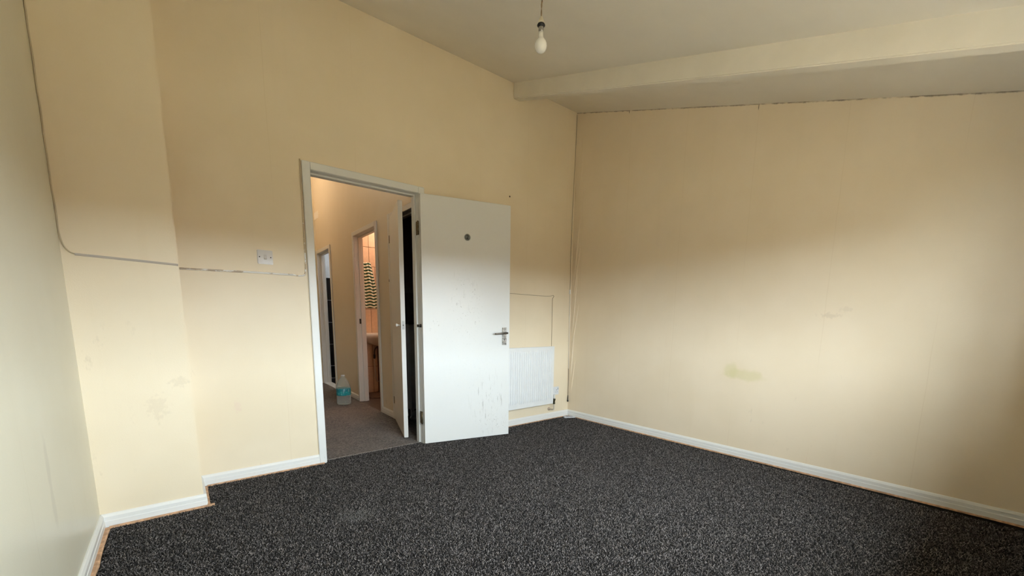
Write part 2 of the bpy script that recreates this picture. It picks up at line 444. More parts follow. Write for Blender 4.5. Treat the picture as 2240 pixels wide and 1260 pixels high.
# land outside, seen only through the window
struct('ground_outside', MB().box(-60, 60, -120, YF - 0.6, -3.1, -3.0), plain('ground', (0.29, 0.215, 0.125), 0.9, var=0.3, vscale=0.3),
       'flat paved ground outside the window below the room', 'ground')

hr = MB().box(-60, 60, -38, -30, -3.0, 2.1)  # unseen house row, added to cut low sky and lower the light's edge indoors
hr.prism([(-38.4, 2.1), (-29.6, 2.1), (-34, 2.9)], lambda y, z: (-60, y, z), lambda y, z: (60, y, z))
struct('added_skyline_row', hr, plain('far_brick', (0.24, 0.16, 0.11), 0.9, var=0.3, vscale=0.6), 'unseen brick house row added outside the window to raise the skyline', 'building')

# ------------------------------------------------------------------ the hall and the rooms off it
CY0, CY1 = 0.215, 0.945      # cupboard opening
BY0, BY1 = 1.36, 2.085      # bathroom opening
FY0, FY1 = 3.19, 3.88        # far room opening
DH = 1.995
def hall_T(v): return Vector((hall_x(v.y) + v.x, v.y, v.z))   # x measured out of the hall wall plane
f = MB()
for a, b2 in ((0.11, CY0 - 0.025), (CY1 + 0.025, BY0 - 0.025), (BY1 + 0.025, FY0 - 0.025), (FY1 + 0.025, 4.02)):
    f.box(0, 0.10, a, b2, -0.12, 3.5, T=hall_T)
for a, b2 in ((CY0, CY1), (BY0, BY1), (FY0, FY1)): f.box(0, 0.10, a - 0.025, b2 + 0.025, DH + 0.025, 3.5, T=hall_T)
struct('wall_hall_right', f, M['hall'], 'tan hall wall with the cupboard and bathroom doorways')
struct('wall_hall_end', MB().box(-2.85, hall_x(3.94), 3.94, 4.04, -0.12, 3.5), paper_mat('paint_hall_end', (0.80, 0.70, 0.50), 0), 'narrow sliver of pale wall at the far end of the hall')
struct('wall_hall_left', MB().box(-2.85, -2.75, 0.11, 4.04, -0.12, 3.5), M['hall'], 'tan wall on the hidden left side of the hall')
struct('ceiling_hall', MB().box(-2.85, hall_x(3.88) + 0.10, 0.11, 4.04, 3.4, 3.5), M['ceil'], 'high off-white ceiling over the hall', 'ceiling')

# cupboard shell
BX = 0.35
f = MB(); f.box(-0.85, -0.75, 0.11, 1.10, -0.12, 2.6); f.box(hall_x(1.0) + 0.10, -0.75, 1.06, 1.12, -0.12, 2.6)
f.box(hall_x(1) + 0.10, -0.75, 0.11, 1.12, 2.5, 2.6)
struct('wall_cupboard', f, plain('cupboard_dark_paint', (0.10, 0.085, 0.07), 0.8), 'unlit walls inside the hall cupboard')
struct('floor_cupboard', MB().box(-1.62, -0.85, 0.11, 1.06, -0.12, -0.002), M['hallcarpet'], 'dark floor inside the hall cupboard', 'floor')
# bathroom shell
TY = 2.65
f = MB(); f.box(hall_x(TY) + 0.10, BX, TY, TY + 0.08, -0.12, 2.6)
wall_bath = struct('wall_bathroom', f, plain('tile_grout', (0.34, 0.24, 0.17), 0.9), 'peach tiled bathroom wall behind towel and basin')
f = MB(); f.box(BX, BX + 0.1, 1.12, TY + 0.08, -0.12, 2.6)
struct('wall_bathroom_side', f, plain('bathroom_side_paint', (0.72, 0.50, 0.36), 0.5), 'plain hidden side wall of the bathroom')
struct('wall_bathroom_near', MB().box(hall_x(1.2) + 0.10, BX, 1.12, 1.20, -0.12, 2.6), plain('bathroom_near_paint', (0.72, 0.50, 0.36), 0.5), 'partition between the bathroom and the hall cupboard')
struct('ceiling_bathroom', MB().box(hall_x(2) + 0.07, BX + 0.1, 1.12, TY + 0.08, 2.5, 2.6), M['ceil'], 'white ceiling over the bathroom', 'ceiling')
struct('floor_bathroom', MB().prism([(hall_x(1.12), 1.12), (BX, 1.12), (BX, TY), (hall_x(TY), TY)], lambda x, y: (x, y, -0.12), lambda x, y: (x, y, -0.001)),
       M['lino'], 'brown vinyl floor inside the bathroom', 'floor')
tile_mats = [plain('peach_tile_%s' % n, c, 0.28, var=0.10, vscale=30) for n, c in (('warm', (0.74, 0.55, 0.41)), ('pale', (0.77, 0.585, 0.445)), ('deep', (0.71, 0.52, 0.38)))]
def tile_mesh(name, w_, h_, mats, dep=0.006, bev=0.0025):
    out = []
    for m in mats:
        o = MB().box(-w_ / 2, w_ / 2, -dep, 0, -h_ / 2, h_ / 2).build(name, m, bevel=bev)
        out.append(o.data); bpy.data.objects.remove(o)
    return out
rows = [-0.025, 0.37, 0.765, 1.16, 1.45, 1.73, 1.985, 2.26, 2.5]
colsx = [-1.57 + 0.2 * k for k in range(0, 9)]
cache = {}
for ri in range(len(rows) - 1):
    z0, z1 = max(rows[ri], 0.0), rows[ri + 1]
    off = 0.075 if ri == 4 else 0.0
    for cx in colsx:
        xa = cx + off
        if xa < hall_x(TY) + 0.11 or xa > -0.75: continue
        key = round(z1 - z0, 3)
        if key not in cache: cache[key] = tile_mesh('tile', 0.195, z1 - z0 - 0.005, tile_mats)
        o = bpy.data.objects.new('tile', random.choice(cache[key])); COL.objects.link(o)
        o.parent = wall_bath; o.location = (xa + 0.1, TY, (z0 + z1) / 2)

# far room: white wall with black tiles
FT = 4.40
f = MB().box(hall_x(FT) - 0.2, 0.6, FT, FT + 0.1, -0.12, 2.6)
wall_far = struct('wall_far_room', f, plain('far_room_white', (0.74, 0.76, 0.78), 0.6), 'far room wall, black tiles below white paint')
f = MB(); f.box(0.5, 0.6, 2.73, FT, -0.12, 2.6); f.box(hall_x(4.02) - 0.1, hall_x(4.02) + 0.1, 4.02, FT, -0.12, 2.6)
struct('wall_far_room_side', f, plain('far_room_side_white', (0.74, 0.76, 0.78), 0.6), 'plain hidden side walls of the far room')
struct('ceiling_far_room', MB().box(hall_x(3) + 0.02, 0.6, 2.73, FT + 0.1, 2.5, 2.6), M['ceil'], 'white ceiling over the far room', 'ceiling')
struct('floor_far_room', MB().prism([(hall_x(2.73), 2.73), (0.5, 2.73), (0.5, FT), (hall_x(FT), FT)], lambda x, y: (x, y, -0.12), lambda x, y: (x, y, -0.001)),
       M['darkfloor'], 'black floor inside the far room', 'floor')
struct('trim_2', MB().box(-0.012, 0.10, FY0, FY1, -0.01, 0.012, T=hall_T), M['white'], 'pale threshold board under the far doorway', 'threshold strip')
f = MB().box(hall_x(FT) + 0.12, 0.5, FT - 0.006, FT, 0.0, 1.70)
bk = f.build('tile_grout_bed', plain('white_grout', (0.62, 0.63, 0.64), 0.8), wall_far)
bt = tile_mesh('tile', 0.246, 0.364, [plain('black_tile', (0.008, 0.008, 0.010), 0.22, var=0.3)])[0]
for zi in range(5):
    for k in range(6):
        z0 = 1.70 - 0.37 * (zi + 1)
        if z0 < -0.2: continue
        o = bpy.data.objects.new('tile', bt); COL.objects.link(o)
        o.parent = wall_far
        o.location = (-1.255 + 0.25 * k + 0.125 - 0.25, FT - 0.005, z0 + 0.185)
        if zi == 4: o.scale = (1, 1, 0.55); o.location.z = 0.115

# ------------------------------------------------------------------ door frames
def frame(root, T, s0, s1, h, mat, aw=0.05, at=0.016, dep=0.11, stop=True):
    """T maps (s along the wall, depth into the wall, z); architrave on the near face, lining in the wall"""
    a = MB()
    a.box(s0 - aw, s0, -at, 0, 0.0, h + aw, T=T); a.build('architrave', mat, root, bevel=0.004)
    a = MB(); a.box(s1, s1 + aw, -at, 0, 0.0, h + aw, T=T); a.build('architrave', mat, root, bevel=0.004)
    a = MB(); a.box(s0, s1, -at, 0, h, h + aw, T=T); a.build('architrave', mat, root, bevel=0.004)
    l = MB(); l.box(s0 - 0.025, s0, 0, dep, 0, h + 0.025, T=T); l.box(s1, s1 + 0.025, 0, dep, 0, h + 0.025, T=T); l.box(s0, s1, 0, dep, h, h + 0.025, T=T)
    l.build('door_lining', mat, root)
    if stop:
        q = MB(); q.box(s0, s0 + 0.013, 0.042, dep - 0.02, 0, h, T=T); q.box(s1 - 0.013, s1, 0.042, dep - 0.02, 0, h, T=T)
        q.box(s0 + 0.013, s1 - 0.013, 0.042, dep - 0.02, h - 0.013, h, T=T)
        q.build('door_stop', mat, root, bevel=0.002)
backT = lambda v: Vector((v.x, v.y, v.z))
hallF = lambda v: Vector((hall_x(v.x) + v.y, v.x, v.z))

metal = plain('worn_chrome', (0.42, 0.40, 0.37), 0.3, 1.0, var=0.5, vscale=60)
brass = plain('tarnished_hinge', (0.22, 0.17, 0.10), 0.45, 0.8, var=0.6, vscale=80)
dkmetal = plain('dark_metal', (0.06, 0.055, 0.05), 0.4, 0.8)

d1 = empty('door_1', (OPR, -0.01, 0), 'white painted flush door, numbered 2, swung open beside the radiator', 'door', kind='structure')
frame(d1, backT, OPL, OPR, OPH, M['white'])
DA = 0.2343
LA = Vector((-1.764, -0.053, 0)); ld = Vector((math.cos(DA), -math.sin(DA), 0)); ln_ = Vector((-math.sin(DA), -math.cos(DA), 0))
leafT = lambda v: LA + ld * v.x + ln_ * v.y + Vector((0, 0, v.z))        # y = out of the visible face
def leafp(s, z, o=0.0): return tuple(LA + ld * s + ln_ * o + Vector((0, 0, z)) - Vector((OPR, -0.01, 0)))
sk_ = [(leafp(0.57, 0.30), (0.22, 0.5, 0.36), 0.6, 1), (leafp(0.62, 0.14), (0.22, 0.5, 0.13), 0.62, 0), (leafp(0.38, 1.16), (0.18, 0.4, 0.32), 0.6, 0),
       (leafp(0.34, 1.28), (0.20, 0.4, 0.22), 0.18, 1), (leafp(0.10, 0.98), (0.10, 0.3, 0.12), 0.4, 0), (leafp(0.40, 0.75), (0.40, 0.6, 0.6), 0.10, 0)]
leaf_mat = gloss_mat('door_gloss_paint', (0.74, 0.748, 0.738), 0.31, streaks=sk_, grime=0.05, mark_rgb=(0.27, 0.26, 0.23))
leaf = MB().box(0, 0.766, -0.036, 0, 0.012, 1.988, T=leafT).build('door_leaf', leaf_mat, d1, bevel=0.002)
# number disc with its numeral
disc = MB(); pr = [(0.0, 0), (0.0235, 0), (0.025, 0.0015), (0.025, 0.003), (0.0, 0.003)]
discT = lambda v: leafT(Vector((0.379 + v.x, v.z, 1.697 + v.y)))
disc.lathe(pr, n=28, T=discT); disc.build('number_disc', plain('grey_plastic', (0.22, 0.25, 0.25), 0.35), leaf)
ring = MB(); ring.lathe([(0.0, 0), (0.0285, 0), (0.0285, 0.0008), (0.0, 0.0008)], n=28, T=discT); ring.build('number_disc_rim', plain('pale_rim', (0.75, 0.77, 0.76), 0.4), leaf)
tc = bpy.data.curves.new('numeral', 'FONT'); tc.body = '2'; tc.size = 0.050; tc.align_x = 'CENTER'; tc.align_y = 'CENTER'; tc.extrude = 0.0006
to = bpy.data.objects.new('tmp', tc); COL.objects.link(to)
dg = bpy.context.evaluated_depsgraph_get(); tm = bpy.data.meshes.new_from_object(to.evaluated_get(dg))
nm = MB().add([tuple(v.co) for v in tm.vertices], [tuple(p.vertices) for p in tm.polygons], T=lambda v: leafT(Vector((0.379 + v.x, 0.0036 + v.z, 1.697 + v.y))))
bpy.data.objects.remove(to)
nm.build('numeral', plain('black_print', (0.01, 0.01, 0.01), 0.5), leaf)
# lever handle on its plate
MB().box(0.694, 0.735, 0, 0.006, 0.822, 0.974, T=leafT).build('handle_plate', plain('worn_plate', (0.80, 0.79, 0.77), 0.25, 0.85, var=0.7, vscale=70), leaf, bevel=0.002)
hl = MB(); hl.tube([leafT(Vector((0.716, 0.004, 0.925))), leafT(Vector((0.716, 0.030, 0.925)))], 0.010, 12)
hl.tube([leafT(Vector(q)) for q in catmull([(0.732, 0.036, 0.926), (0.70, 0.042, 0.926), (0.66, 0.042, 0.923), (0.612, 0.038, 0.920)], 5)], [0.0085] * 6 + [0.008] * 5 + [0.0072] * 4 + [0.006], 10)
hl.build('lever_handle', plain('brown_worn_metal', (0.22, 0.19, 0.16), 0.35, 0.9, var=0.5, vscale=80), leaf)
kh = MB(); kh.lathe([(0, 0), (0.004, 0), (0.004, 0.0008), (0, 0.0008)], n=12, T=lambda v: leafT(Vector((0.714 + v.x, 0.0062 + v.z, 0.872 + v.y)))); kh.box(0.7125, 0.7155, 0.0062, 0.007, 0.860, 0.870, T=leafT)
kh.build('keyhole', dkmetal, leaf)
for z in (1.74, 0.225):
    h = MB(); h.box(OPR - 0.004, OPR - 0.0005, 0.004, 0.034, z - 0.05, z + 0.05); h.tube([(OPR - 0.010, -0.012, z - 0.052), (OPR - 0.010, -0.012, z + 0.052)], 0.0055, 10)
    h.box(OPR - 0.011, OPR - 0.0005, -0.012, 0.006, z - 0.05, z + 0.05)
    h.build('hinge', brass, d1)
h = MB(); h.box(OPR - 0.016, OPR - 0.012, 0.0, 0.030, 0.975, 0.995); h.tube([(OPR - 0.03, -0.012, 0.984), (OPR - 0.012, -0.016, 0.984), (OPR + 0.0, -0.018, 0.984)], 0.0028, 8); h.box(OPR - 0.004, OPR, -0.018, 0.01, 0.972, 0.998)
h.build('catch', dkmetal, d1)

# cupboard door in the hall, ajar
d2 = empty('door_2', (hall_x(CY1), CY1, 0), 'white cupboard door standing ajar in the hall', 'door', kind='structure')
frame(d2, hallF, CY0, CY1, DH, M['hallwhite'], dep=0.10)
HNG = Vector((hall_x(0.935) - 0.02, 0.935, 0)); LED = Vector((-1.821, 0.228, 0))
cd_ = (LED - HNG); cl = cd_.length; cd_.normalize(); cn = Vector((-cd_.y, cd_.x, 0))
if cn.x < 0: cn = -cn
cupT = lambda v: HNG + cd_ * v.x + cn * v.y + Vector((0, 0, v.z))
lf = MB().box(0, cl, 0, 0.036, 0.008, 1.985, T=cupT).build('door_leaf', gloss_mat('cupboard_leaf_paint', (0.78, 0.77, 0.74), 0.36, grime=0.03), d2, bevel=0.003, seg=2)
MB().box(cl - 0.0005, cl + 0.0012, 0.008, 0.028, 0.95, 1.02, T=cupT).build('latch_plate', plain('latch_plate_metal', (0.55, 0.55, 0.54), 0.4), lf, bevel=0.0004)
k = MB(); k.lathe([(0, 0), (0.0045, 0), (0.0045, 0.0005), (0, 0.0005)], n=10, T=lambda v: cupT(Vector((cl + 0.0012 + v.z, 0.018 + v.x, 0.985 + v.y)))); k.build('latch', dkmetal, lf)
k = MB(); k.lathe([(0.0, 0), (0.006, 0), (0.006, 0.022), (0.013, 0.026), (0.014, 0.034), (0.008, 0.039), (0, 0.039)], n=16, T=lambda v: cupT(Vector((cl - 0.05 + v.x, -v.z, 0.985 + v.y))))
k.build('knob', plain('white_knob', (0.75, 0.75, 0.73), 0.3), lf)
for z in (1.80, 0.21):
    MB().box(-0.012, 0.02, -0.004, 0.002, z - 0.035, z + 0.035, T=cupT).build('hinge', brass, d2)
MB().box(0.98, 0.986, -0.018, -0.014, 1.40, 1.425, T=hallF).build('screw_hole', dkmetal, d2)

# bathroom and far doorway (no leaf in sight)
d3 = empty('door_3', (hall_x(BY1), BY1, 0), 'white door frame around the bathroom doorway', 'door frame', kind='structure')
frame(d3, hallF, BY0, BY1, DH, M['hallwhite'], dep=0.10)
MB().box(BY1 - 0.002, BY1, 0.02, 0.05, 0.97, 1.03, T=hallF).build('strike_plate', dkmetal, d3)
d4 = empty('door_4', (hall_x(FY1), FY1, 0), 'white door frame at the far end of the hall', 'door frame', kind='structure')
frame(d4, hallF, FY0, FY1, DH, M['hallwhite'], dep=0.10)

# ------------------------------------------------------------------ skirting boards and the raw timber strip along the carpet edge
SK = 0.066
prof = [(0, 0), (0.016, 0), (0.016, 0.030), (0.0135, 0.0335), (0.0135, 0.052), (0.008, 0.062), (0.004, SK), (0, SK)]   # stepped face
def skirting(name, p0, p1, nrm, label, mat=None):
    p0, p1, nrm = Vector(p0), Vector(p1), Vector(nrm)
    mb = MB().prism(prof, lambda a, z: tuple(p0 + nrm * a + Vector((0, 0, z + 0.004))), lambda a, z: tuple(p1 + nrm * a + Vector((0, 0, z + 0.004))))
    return struct(name, mb, mat or M['skirt'], label, 'skirting board')
rn = Vector((-1, RW, 0)).normalized()
skirting('baseboard_back_left', (XB, 0, 0), (OPL - 0.05, 0, 0), (0, -1, 0), 'white skirting board between chimney breast and doorway')
skirting('baseboard_back_right', (OPR + 0.05, 0, 0), (0, 0, 0), (0, -1, 0), 'white skirting board under the radiator')
skirting('baseboard_right', (0, 0, 0), (right_x(YF), YF, 0), rn, 'long white skirting board along the right wall')
skirting('baseboard_chimney_breast', (XL, YB, 0), (XB + 0.013, YB, 0), (0, -1, 0), 'white skirting board across the chimney breast')
skirting('baseboard_chimney_side', (XB, YB, 0), (XB, 0, 0), (1, 0, 0), 'short white skirting return at the chimney breast edge')
skirting('baseboard_left', (XL, YB, 0), (XL, YF, 0), (1, 0, 0), 'white skirting board along the left wall')
skirting('baseboard_front', (XL, YF, 0), (right_x(YF), YF, 0), (0, 1, 0), 'white skirting board under the window')
def hsk(name, a, b2, label):
    skirting(name, (hall_x(a), a, 0), (hall_x(b2), b2, 0), (-1, 0, 0), label, M['hallwhite'])
hsk('baseboard_hall_middle', CY1 + 0.05, BY0 - 0.05, 'short hall skirting between cupboard and bathroom doorway')
hsk('baseboard_hall_far', BY1 + 0.05, FY0 - 0.05, 'hall skirting behind the water bottle')
def strip(name, p0, p1, nrm, label, wdt=0.016, h=0.009):
    p0, p1, nrm = Vector(p0), Vector(p1), Vector(nrm)
    L = (p1 - p0).length; n = max(2, int(L / 0.08)); mb = MB()
    rnd = [random.uniform(-0.0042, 0.003) for _ in range(n + 1)]
    v = []; fcs = []
    for i in range(n + 1):
        c = p0.lerp(p1, i / n)
        for a, z in ((0.010, 0), (0.016 + wdt + rnd[i], 0), (0.016 + wdt + rnd[i], h * 0.6), (0.016 + wdt * 0.6, h), (0.010, h)): v.append(tuple(c + nrm * a + Vector((0, 0, z))))
    for i in range(n):
        for k in range(5): fcs.append((i * 5 + k, i * 5 + (k + 1) % 5, i * 5 + 5 + (k + 1) % 5, i * 5 + 5 + k))
    fcs += [(0, 1, 2, 3, 4)[::-1], tuple(n * 5 + k for k in range(5))]
    mb.add(v, fcs)
    return struct(name, mb, M['wood'], label, 'timber strip')
strip('trim_3', (XB + 0.03, 0, 0), (OPL - 0.02, 0, 0), (0, -1, 0), 'raw timber strip under the skirting left of the doorway', 0.013)
strip('trim_4', (OPR + 0.30, 0, 0), (-0.03, 0, 0), (0, -1, 0), 'raw timber strip under the radiator skirting', 0.008)
strip('trim_5', (right_x(-0.03), -0.03, 0), (right_x(YF), YF, 0), rn, 'raw timber strip along the right wall skirting', 0.010)
strip('trim_6', (XL + 0.03, YB, 0), (XB + 0.045, YB, 0), (0, -1, 0), 'raw timber strip below the chimney breast skirting', 0.016)
strip('trim_7', (XB, YB - 0.01, 0), (XB, -0.03, 0), (1, 0, 0), 'short raw timber strip at the chimney breast return', 0.012)
strip('trim_8', (XL, YB - 0.03, 0), (XL, YF, 0), (1, 0, 0), 'raw timber strip along the left wall skirting', 0.018)

# ------------------------------------------------------------------ bare bulb pendant
BC = Vector((-1.747, -1.366, 0))
zc = ceil_z(BC.y)
p = empty('pendant_light', (BC.x, BC.y, zc), 'bare pearl light bulb hanging unlit on a brown cord', 'pendant light')
cp = [(BC.x + 0.006, BC.y + 0.004, zc), (BC.x + 0.004, BC.y + 0.001, zc - 0.06), (BC.x + 0.001, BC.y, 2.60), (BC.x, BC.y, 2.537)]
cord = catmull(cp, 10)
cm = MB(); tw = []
for s in (0, math.pi):
    cm.tube([c + Vector((math.cos(i * 0.55 + s) * 0.0018, math.sin(i * 0.55 + s) * 0.0018, 0)) for i, c in enumerate(cord)], 0.0021, 6)
cm.build('cord', plain('brown_cord', (0.25, 0.17, 0.09), 0.6), p)
MB().lathe([(0, 0), (0.045, 0), (0.042, -0.014), (0.025, -0.024), (0.010, -0.028), (0, -0.028)], (BC.x + 0.006, BC.y + 0.004, zc - 0.006), 28).build('ceiling_rose', plain('cream_plastic', (0.72, 0.66, 0.52), 0.4), p)
MB().lathe([(0, 0.032), (0.005, 0.032), (0.0075, 0.029), (0.0115, 0.020), (0.0150, 0.010), (0.0168, 0.0), (0, 0)], (BC.x, BC.y, 2.5075), 24).build('holder_cap', plain('cream_bakelite', (0.66, 0.60, 0.47), 0.4), p)
MB().lathe([(0, 0.002), (0.0165, 0.002), (0.0192, -0.002), (0.0202, -0.006), (0.0180, -0.009), (0.0148, -0.012), (0.0135, -0.014), (0, -0.014)], (BC.x, BC.y, 2.5065), 24).build('holder_skirt', plain('black_bakelite', (0.006, 0.006, 0.007), 0.45), p)
gp = [(0, 0.0), (0.0120, 0.0)]
for i in range(3): gp += [(0.0130, -0.006 - i * 0.009), (0.0120, -0.009 - i * 0.009)]
gp += [(0.0125, -0.033), (0, -0.033)]
bulb_m, t, b = new_mat('pearl_glass')
b.inputs['Base Color'].default_value = (0.95, 0.945, 0.92, 1); b.inputs['Roughness'].default_value = 0.12
b.inputs['Transmission Weight'].default_value = 0.12
b.inputs['Subsurface Weight'].default_value = 0.0
bump(t, noise(t, coords(t), 60, 2), 0.05, 0.001, b)
MB().lathe(gp, (BC.x, BC.y, 2.5035), 24).build('bulb_cap', plain('grey_aluminium', (0.45, 0.43, 0.40), 0.4, 0.7, var=0.4, vscale=90), p)
bp = [(0.0, 0), (0.0120, 0), (0.0122, -0.018), (0.0132, -0.025), (0.0168, -0.031), (0.0225, -0.038), (0.0280, -0.047), (0.0310, -0.057), (0.0312, -0.067), (0.0280, -0.078), (0.0222, -0.086), (0.0150, -0.0915), (0.007, -0.0940), (0.0, -0.0945)]
MB().lathe(bp, (BC.x, BC.y, 2.4720), 32).build('bulb_glass', bulb_m, p)

# ------------------------------------------------------------------ radiator
rx0, rx1, rz0, rz1, ry = -1.12, -0.318, 0.186, 0.780, -0.100
rad = empty('radiator', ((rx0 + rx1) / 2, 0, rz0), 'white fluted panel radiator half hidden behind the open door', 'radiator')
pm = plain('radiator_enamel', (0.77, 0.78, 0.78), 0.32, var=0.04)
mb = MB(); pitch = 0.0277; nfl = int((rx1 - rx0 - 0.03) / pitch)
xs = [rx0]; st = rx0 + ((rx1 - rx0) - nfl * pitch) / 2
pat = [(0.0, 0), (0.16, 0), (0.34, 1), (0.66, 1), (0.84, 0)]
col_x = [(rx0, 0)] + [(st + (k + a) * pitch, d) for k in range(nfl) for a, d in pat] + [(rx1, 0)]
zrow = [(rz0, 0.0, 1), (rz0 + 0.002, 0, 0), (rz0 + 0.045, 0, 0), (rz0 + 0.070, 1, 0), (rz1 - 0.055, 1, 0), (rz1 - 0.032, 0, 0), (rz1 - 0.002, 0, 0), (rz1, 0, 1)]
v = []; fc = []
for z, k, e in zrow:
    for x, d in col_x: v.append((x, ry + 0.010 - 0.009 * d * k + 0.006 * e, z))
nx = len(col_x)
for j in range(len(zrow) - 1):
    for i in range(nx - 1): fc.append((j * nx + i, j * nx + i + 1, (j + 1) * nx + i + 1, (j + 1) * nx + i))
mb.add(v, fc); mb.build('front_panel', pm, rad)
MB().box(rx0, rx1, ry + 0.014, ry + 0.032, rz0 + 0.001, rz1 - 0.001).build('back_panel', pm, rad, bevel=0.004)
cv = MB()
for i in range(34):
    x = rx0 + 0.03 + i * (rx1 - rx0 - 0.06) / 33
    cv.box(x - 0.002, x + 0.002, ry + 0.032, ry + 0.062, rz0 + 0.05, rz1 - 0.04)
cv.build('convector_fins', pm, rad)
for x in (rx0 + 0.12, rx1 - 0.12): MB().box(x - 0.015, x + 0.015, ry + 0.062, -0.001, rz0 + 0.06, rz1 - 0.06).build('bracket', pm, rad)
vv = MB(); vv.lathe([(0, 0.042), (0.010, 0.042), (0.011, 0.0), (0, 0.0)], (-0.288, -0.075, 0.232), 16); vv.build('valve_cap', plain('white_valve_cap', (0.78, 0.78, 0.76), 0.4), rad)
vb = MB(); vb.lathe([(0, 0.03), (0.011, 0.03), (0.015, 0.024), (0.015, 0.012), (0.010, 0.006), (0.011, -0.014), (0.013, -0.016), (0.013, -0.028), (0, -0.028)], (-0.288, -0.075, 0.205), 14)
vb.tube([(-0.288, -0.075, 0.215), (-0.330, -0.078, 0.215)], 0.010, 10); vb.build('valve', plain('green_brass', (0.09, 0.085, 0.045), 0.4, 0.7, var=0.6, vscale=90), rad)
MB().tube(catmull([(-0.288, -0.075, 0.18), (-0.288, -0.075, 0.14), (-0.289, -0.073, 0.122), (-0.292, -0.060, 0.114), (-0.292, -0.002, 0.112)], 6), 0.0075, 10).build('pipe', plain('painted_pipe', (0.62, 0.55, 0.45), 0.5), rad)
MB().lathe([(0, 0), (0.018, 0), (0.018, 0.004), (0, 0.004)], n=16, T=lambda q: Vector((-0.292 + q.x, -0.0055 + q.z, 0.112 + q.y))).build('pipe_collar', plain('pink_collar', (0.55, 0.42, 0.33), 0.6), rad)

# ------------------------------------------------------------------ switch and socket
sw = empty('light_switch', (-2.822, 0, 1.414), 'single rocker light switch on the wall left of the doorway', 'light switch')
MB().box(-2.865, -2.779, -0.008, 0, 1.371, 1.457).build('plate', plain('switch_plastic', (0.66, 0.64, 0.63), 0.12, var=0.03), sw, bevel=0.003, seg=2)
MB().prism([(-0.007, 1.399), (-0.0135, 1.404), (-0.0095, 1.429), (-0.007, 1.429)], lambda y, z: (-2.829, y, z), lambda y, z: (-2.815, y, z)).build('rocker', plain('rocker_plastic', (0.62, 0.60, 0.58), 0.2), sw)
for x in (-2.853, -2.791):
    MB().lathe([(0, 0), (0.0035, 0), (0.0035, 0.0008), (0, 0.0008)], n=12, T=lambda q, x=x: Vector((x + q.x, -0.008 - q.z, 1.414 + q.y))).build('screw', dkmetal, sw)
so = empty('wall_socket', (-0.227, 0, 0.298), 'white double wall socket low on the wall behind the radiator', 'socket')
MB().box(-0.300, -0.154, -0.009, 0, 0.255, 0.341).build('plate', plain('socket_plastic', (0.72, 0.74, 0.77), 0.2, var=0.03), so, bevel=0.003, seg=2)
slot = plain('socket_slot', (0.12, 0.14, 0.18), 0.5)
for x in (-0.265, -0.19):
    hs = MB(); hs.box(x - 0.003, x + 0.003, -0.0098, -0.0085, 0.302, 0.312); hs.box(x - 0.015, x - 0.008, -0.0098, -0.0085, 0.282, 0.287); hs.box(x + 0.008, x + 0.015, -0.0098, -0.0085, 0.282, 0.287)
    hs.build('pin_slots', slot, so)
    MB().box(x + 0.014, x + 0.028, -0.013, -0.008, 0.308, 0.330).build('switch', plain('socket_switch', (0.55, 0.57, 0.62), 0.3), so, bevel=0.0015)

# ------------------------------------------------------------------ cables on the walls
def flake_mat(name, base, lo, hi, sc=(38, 38, 38), grad=(0, 0, 0)):
    m, t, b = new_mat(name); co = coords(t)
    n = noise(t, scale_v(t, co, sc), 1.0, 4, 0.7)
    n = math_n(t, 'ADD', n, nd(t, 'ShaderNodeVectorMath', {'operation': 'DOT_PRODUCT'}, i0=co, i1=grad).outputs['Value'])
    t.links.new(mix(t, ss(t, n, lo, hi), base, (0.88, 0.88, 0.87)), b.inputs['Base Color'])
    b.inputs['Roughness'].default_value = 0.4
    return m
ca = empty('surface_cable', (XL, YB, 1.3), 'painted cable dropping down the left corner then across to the door frame', 'cable')
# drop down the corner between left wall and breast
drop = []
for i in range(29):
    z = ceil_z(YB) - 0.01 - i * (ceil_z(YB) - 0.01 - 1.42) / 28
    drop.append((XL + 0.0035 + 0.001 * math.sin(i * 1.7), YB - 0.0035 - 0.002 * math.sin(i * 1.1 + 1) - (0.006 if 19 < i < 26 else 0), z))
drop += [(XL + 0.007, YB - 0.006, 1.375), (XL + 0.013, YB - 0.005, 1.345), (XL + 0.028, YB - 0.004, 1.322), (XL + 0.045, YB - 0.004, 1.314)]
MB().tube(catmull(drop, 3), 0.0027, 8).build('corner_cable', plain('cream_cable', (0.58, 0.49, 0.34), 0.6), ca)
def conduit(mb, pts, w_=0.005, h_=0.007):
    mb.tube(pts, h_ * 0.62, 6)
c1 = MB(); c1.prism([(-0.0045, -0.0045), (-0.0065, 0), (-0.0045, 0.0045), (0, 0.0055), (0, -0.0055)], lambda a, b2: (XL + 0.043, YB + a, 1.313 + b2), lambda a, b2: (XB - 0.002, YB + a, 1.298 + b2))
c1.build('breast_conduit', flake_mat('grey_conduit', (0.50, 0.45, 0.40), 0.68, 0.74), ca)
c2 = MB(); run = [(XB + 0.008, -0.004, 1.309), (-3.10, -0.004, 1.312), (-2.92, -0.004, 1.316), (-2.75, -0.004, 1.317), (-2.665, -0.004, 1.317)]
c2.tube(run, 0.0058, 8); c2.build('wall_conduit', flake_mat('flaking_white_conduit', (0.52, 0.43, 0.34), 0.675, 0.72, (16, 30, 60), (0.33, 0, 0)), ca)
c3 = MB().tube(catmull([(-2.667, -0.004, 1.317), (-2.63, -0.004, 1.314), (-2.600, -0.004, 1.322), (-2.591, -0.004, 1.350), (-2.588, -0.004, 1.42), (-2.587, -0.004, 1.55), (-2.586, -0.004, 1.75), (-2.585, -0.004, 2.05)], 6), 0.0045, 8)
c3.build('frame_cable', flake_mat('flaking_frame_cable', (0.58, 0.48, 0.35), 0.46, 0.52, (30, 30, 45), (0, 0, -0.28)), ca)
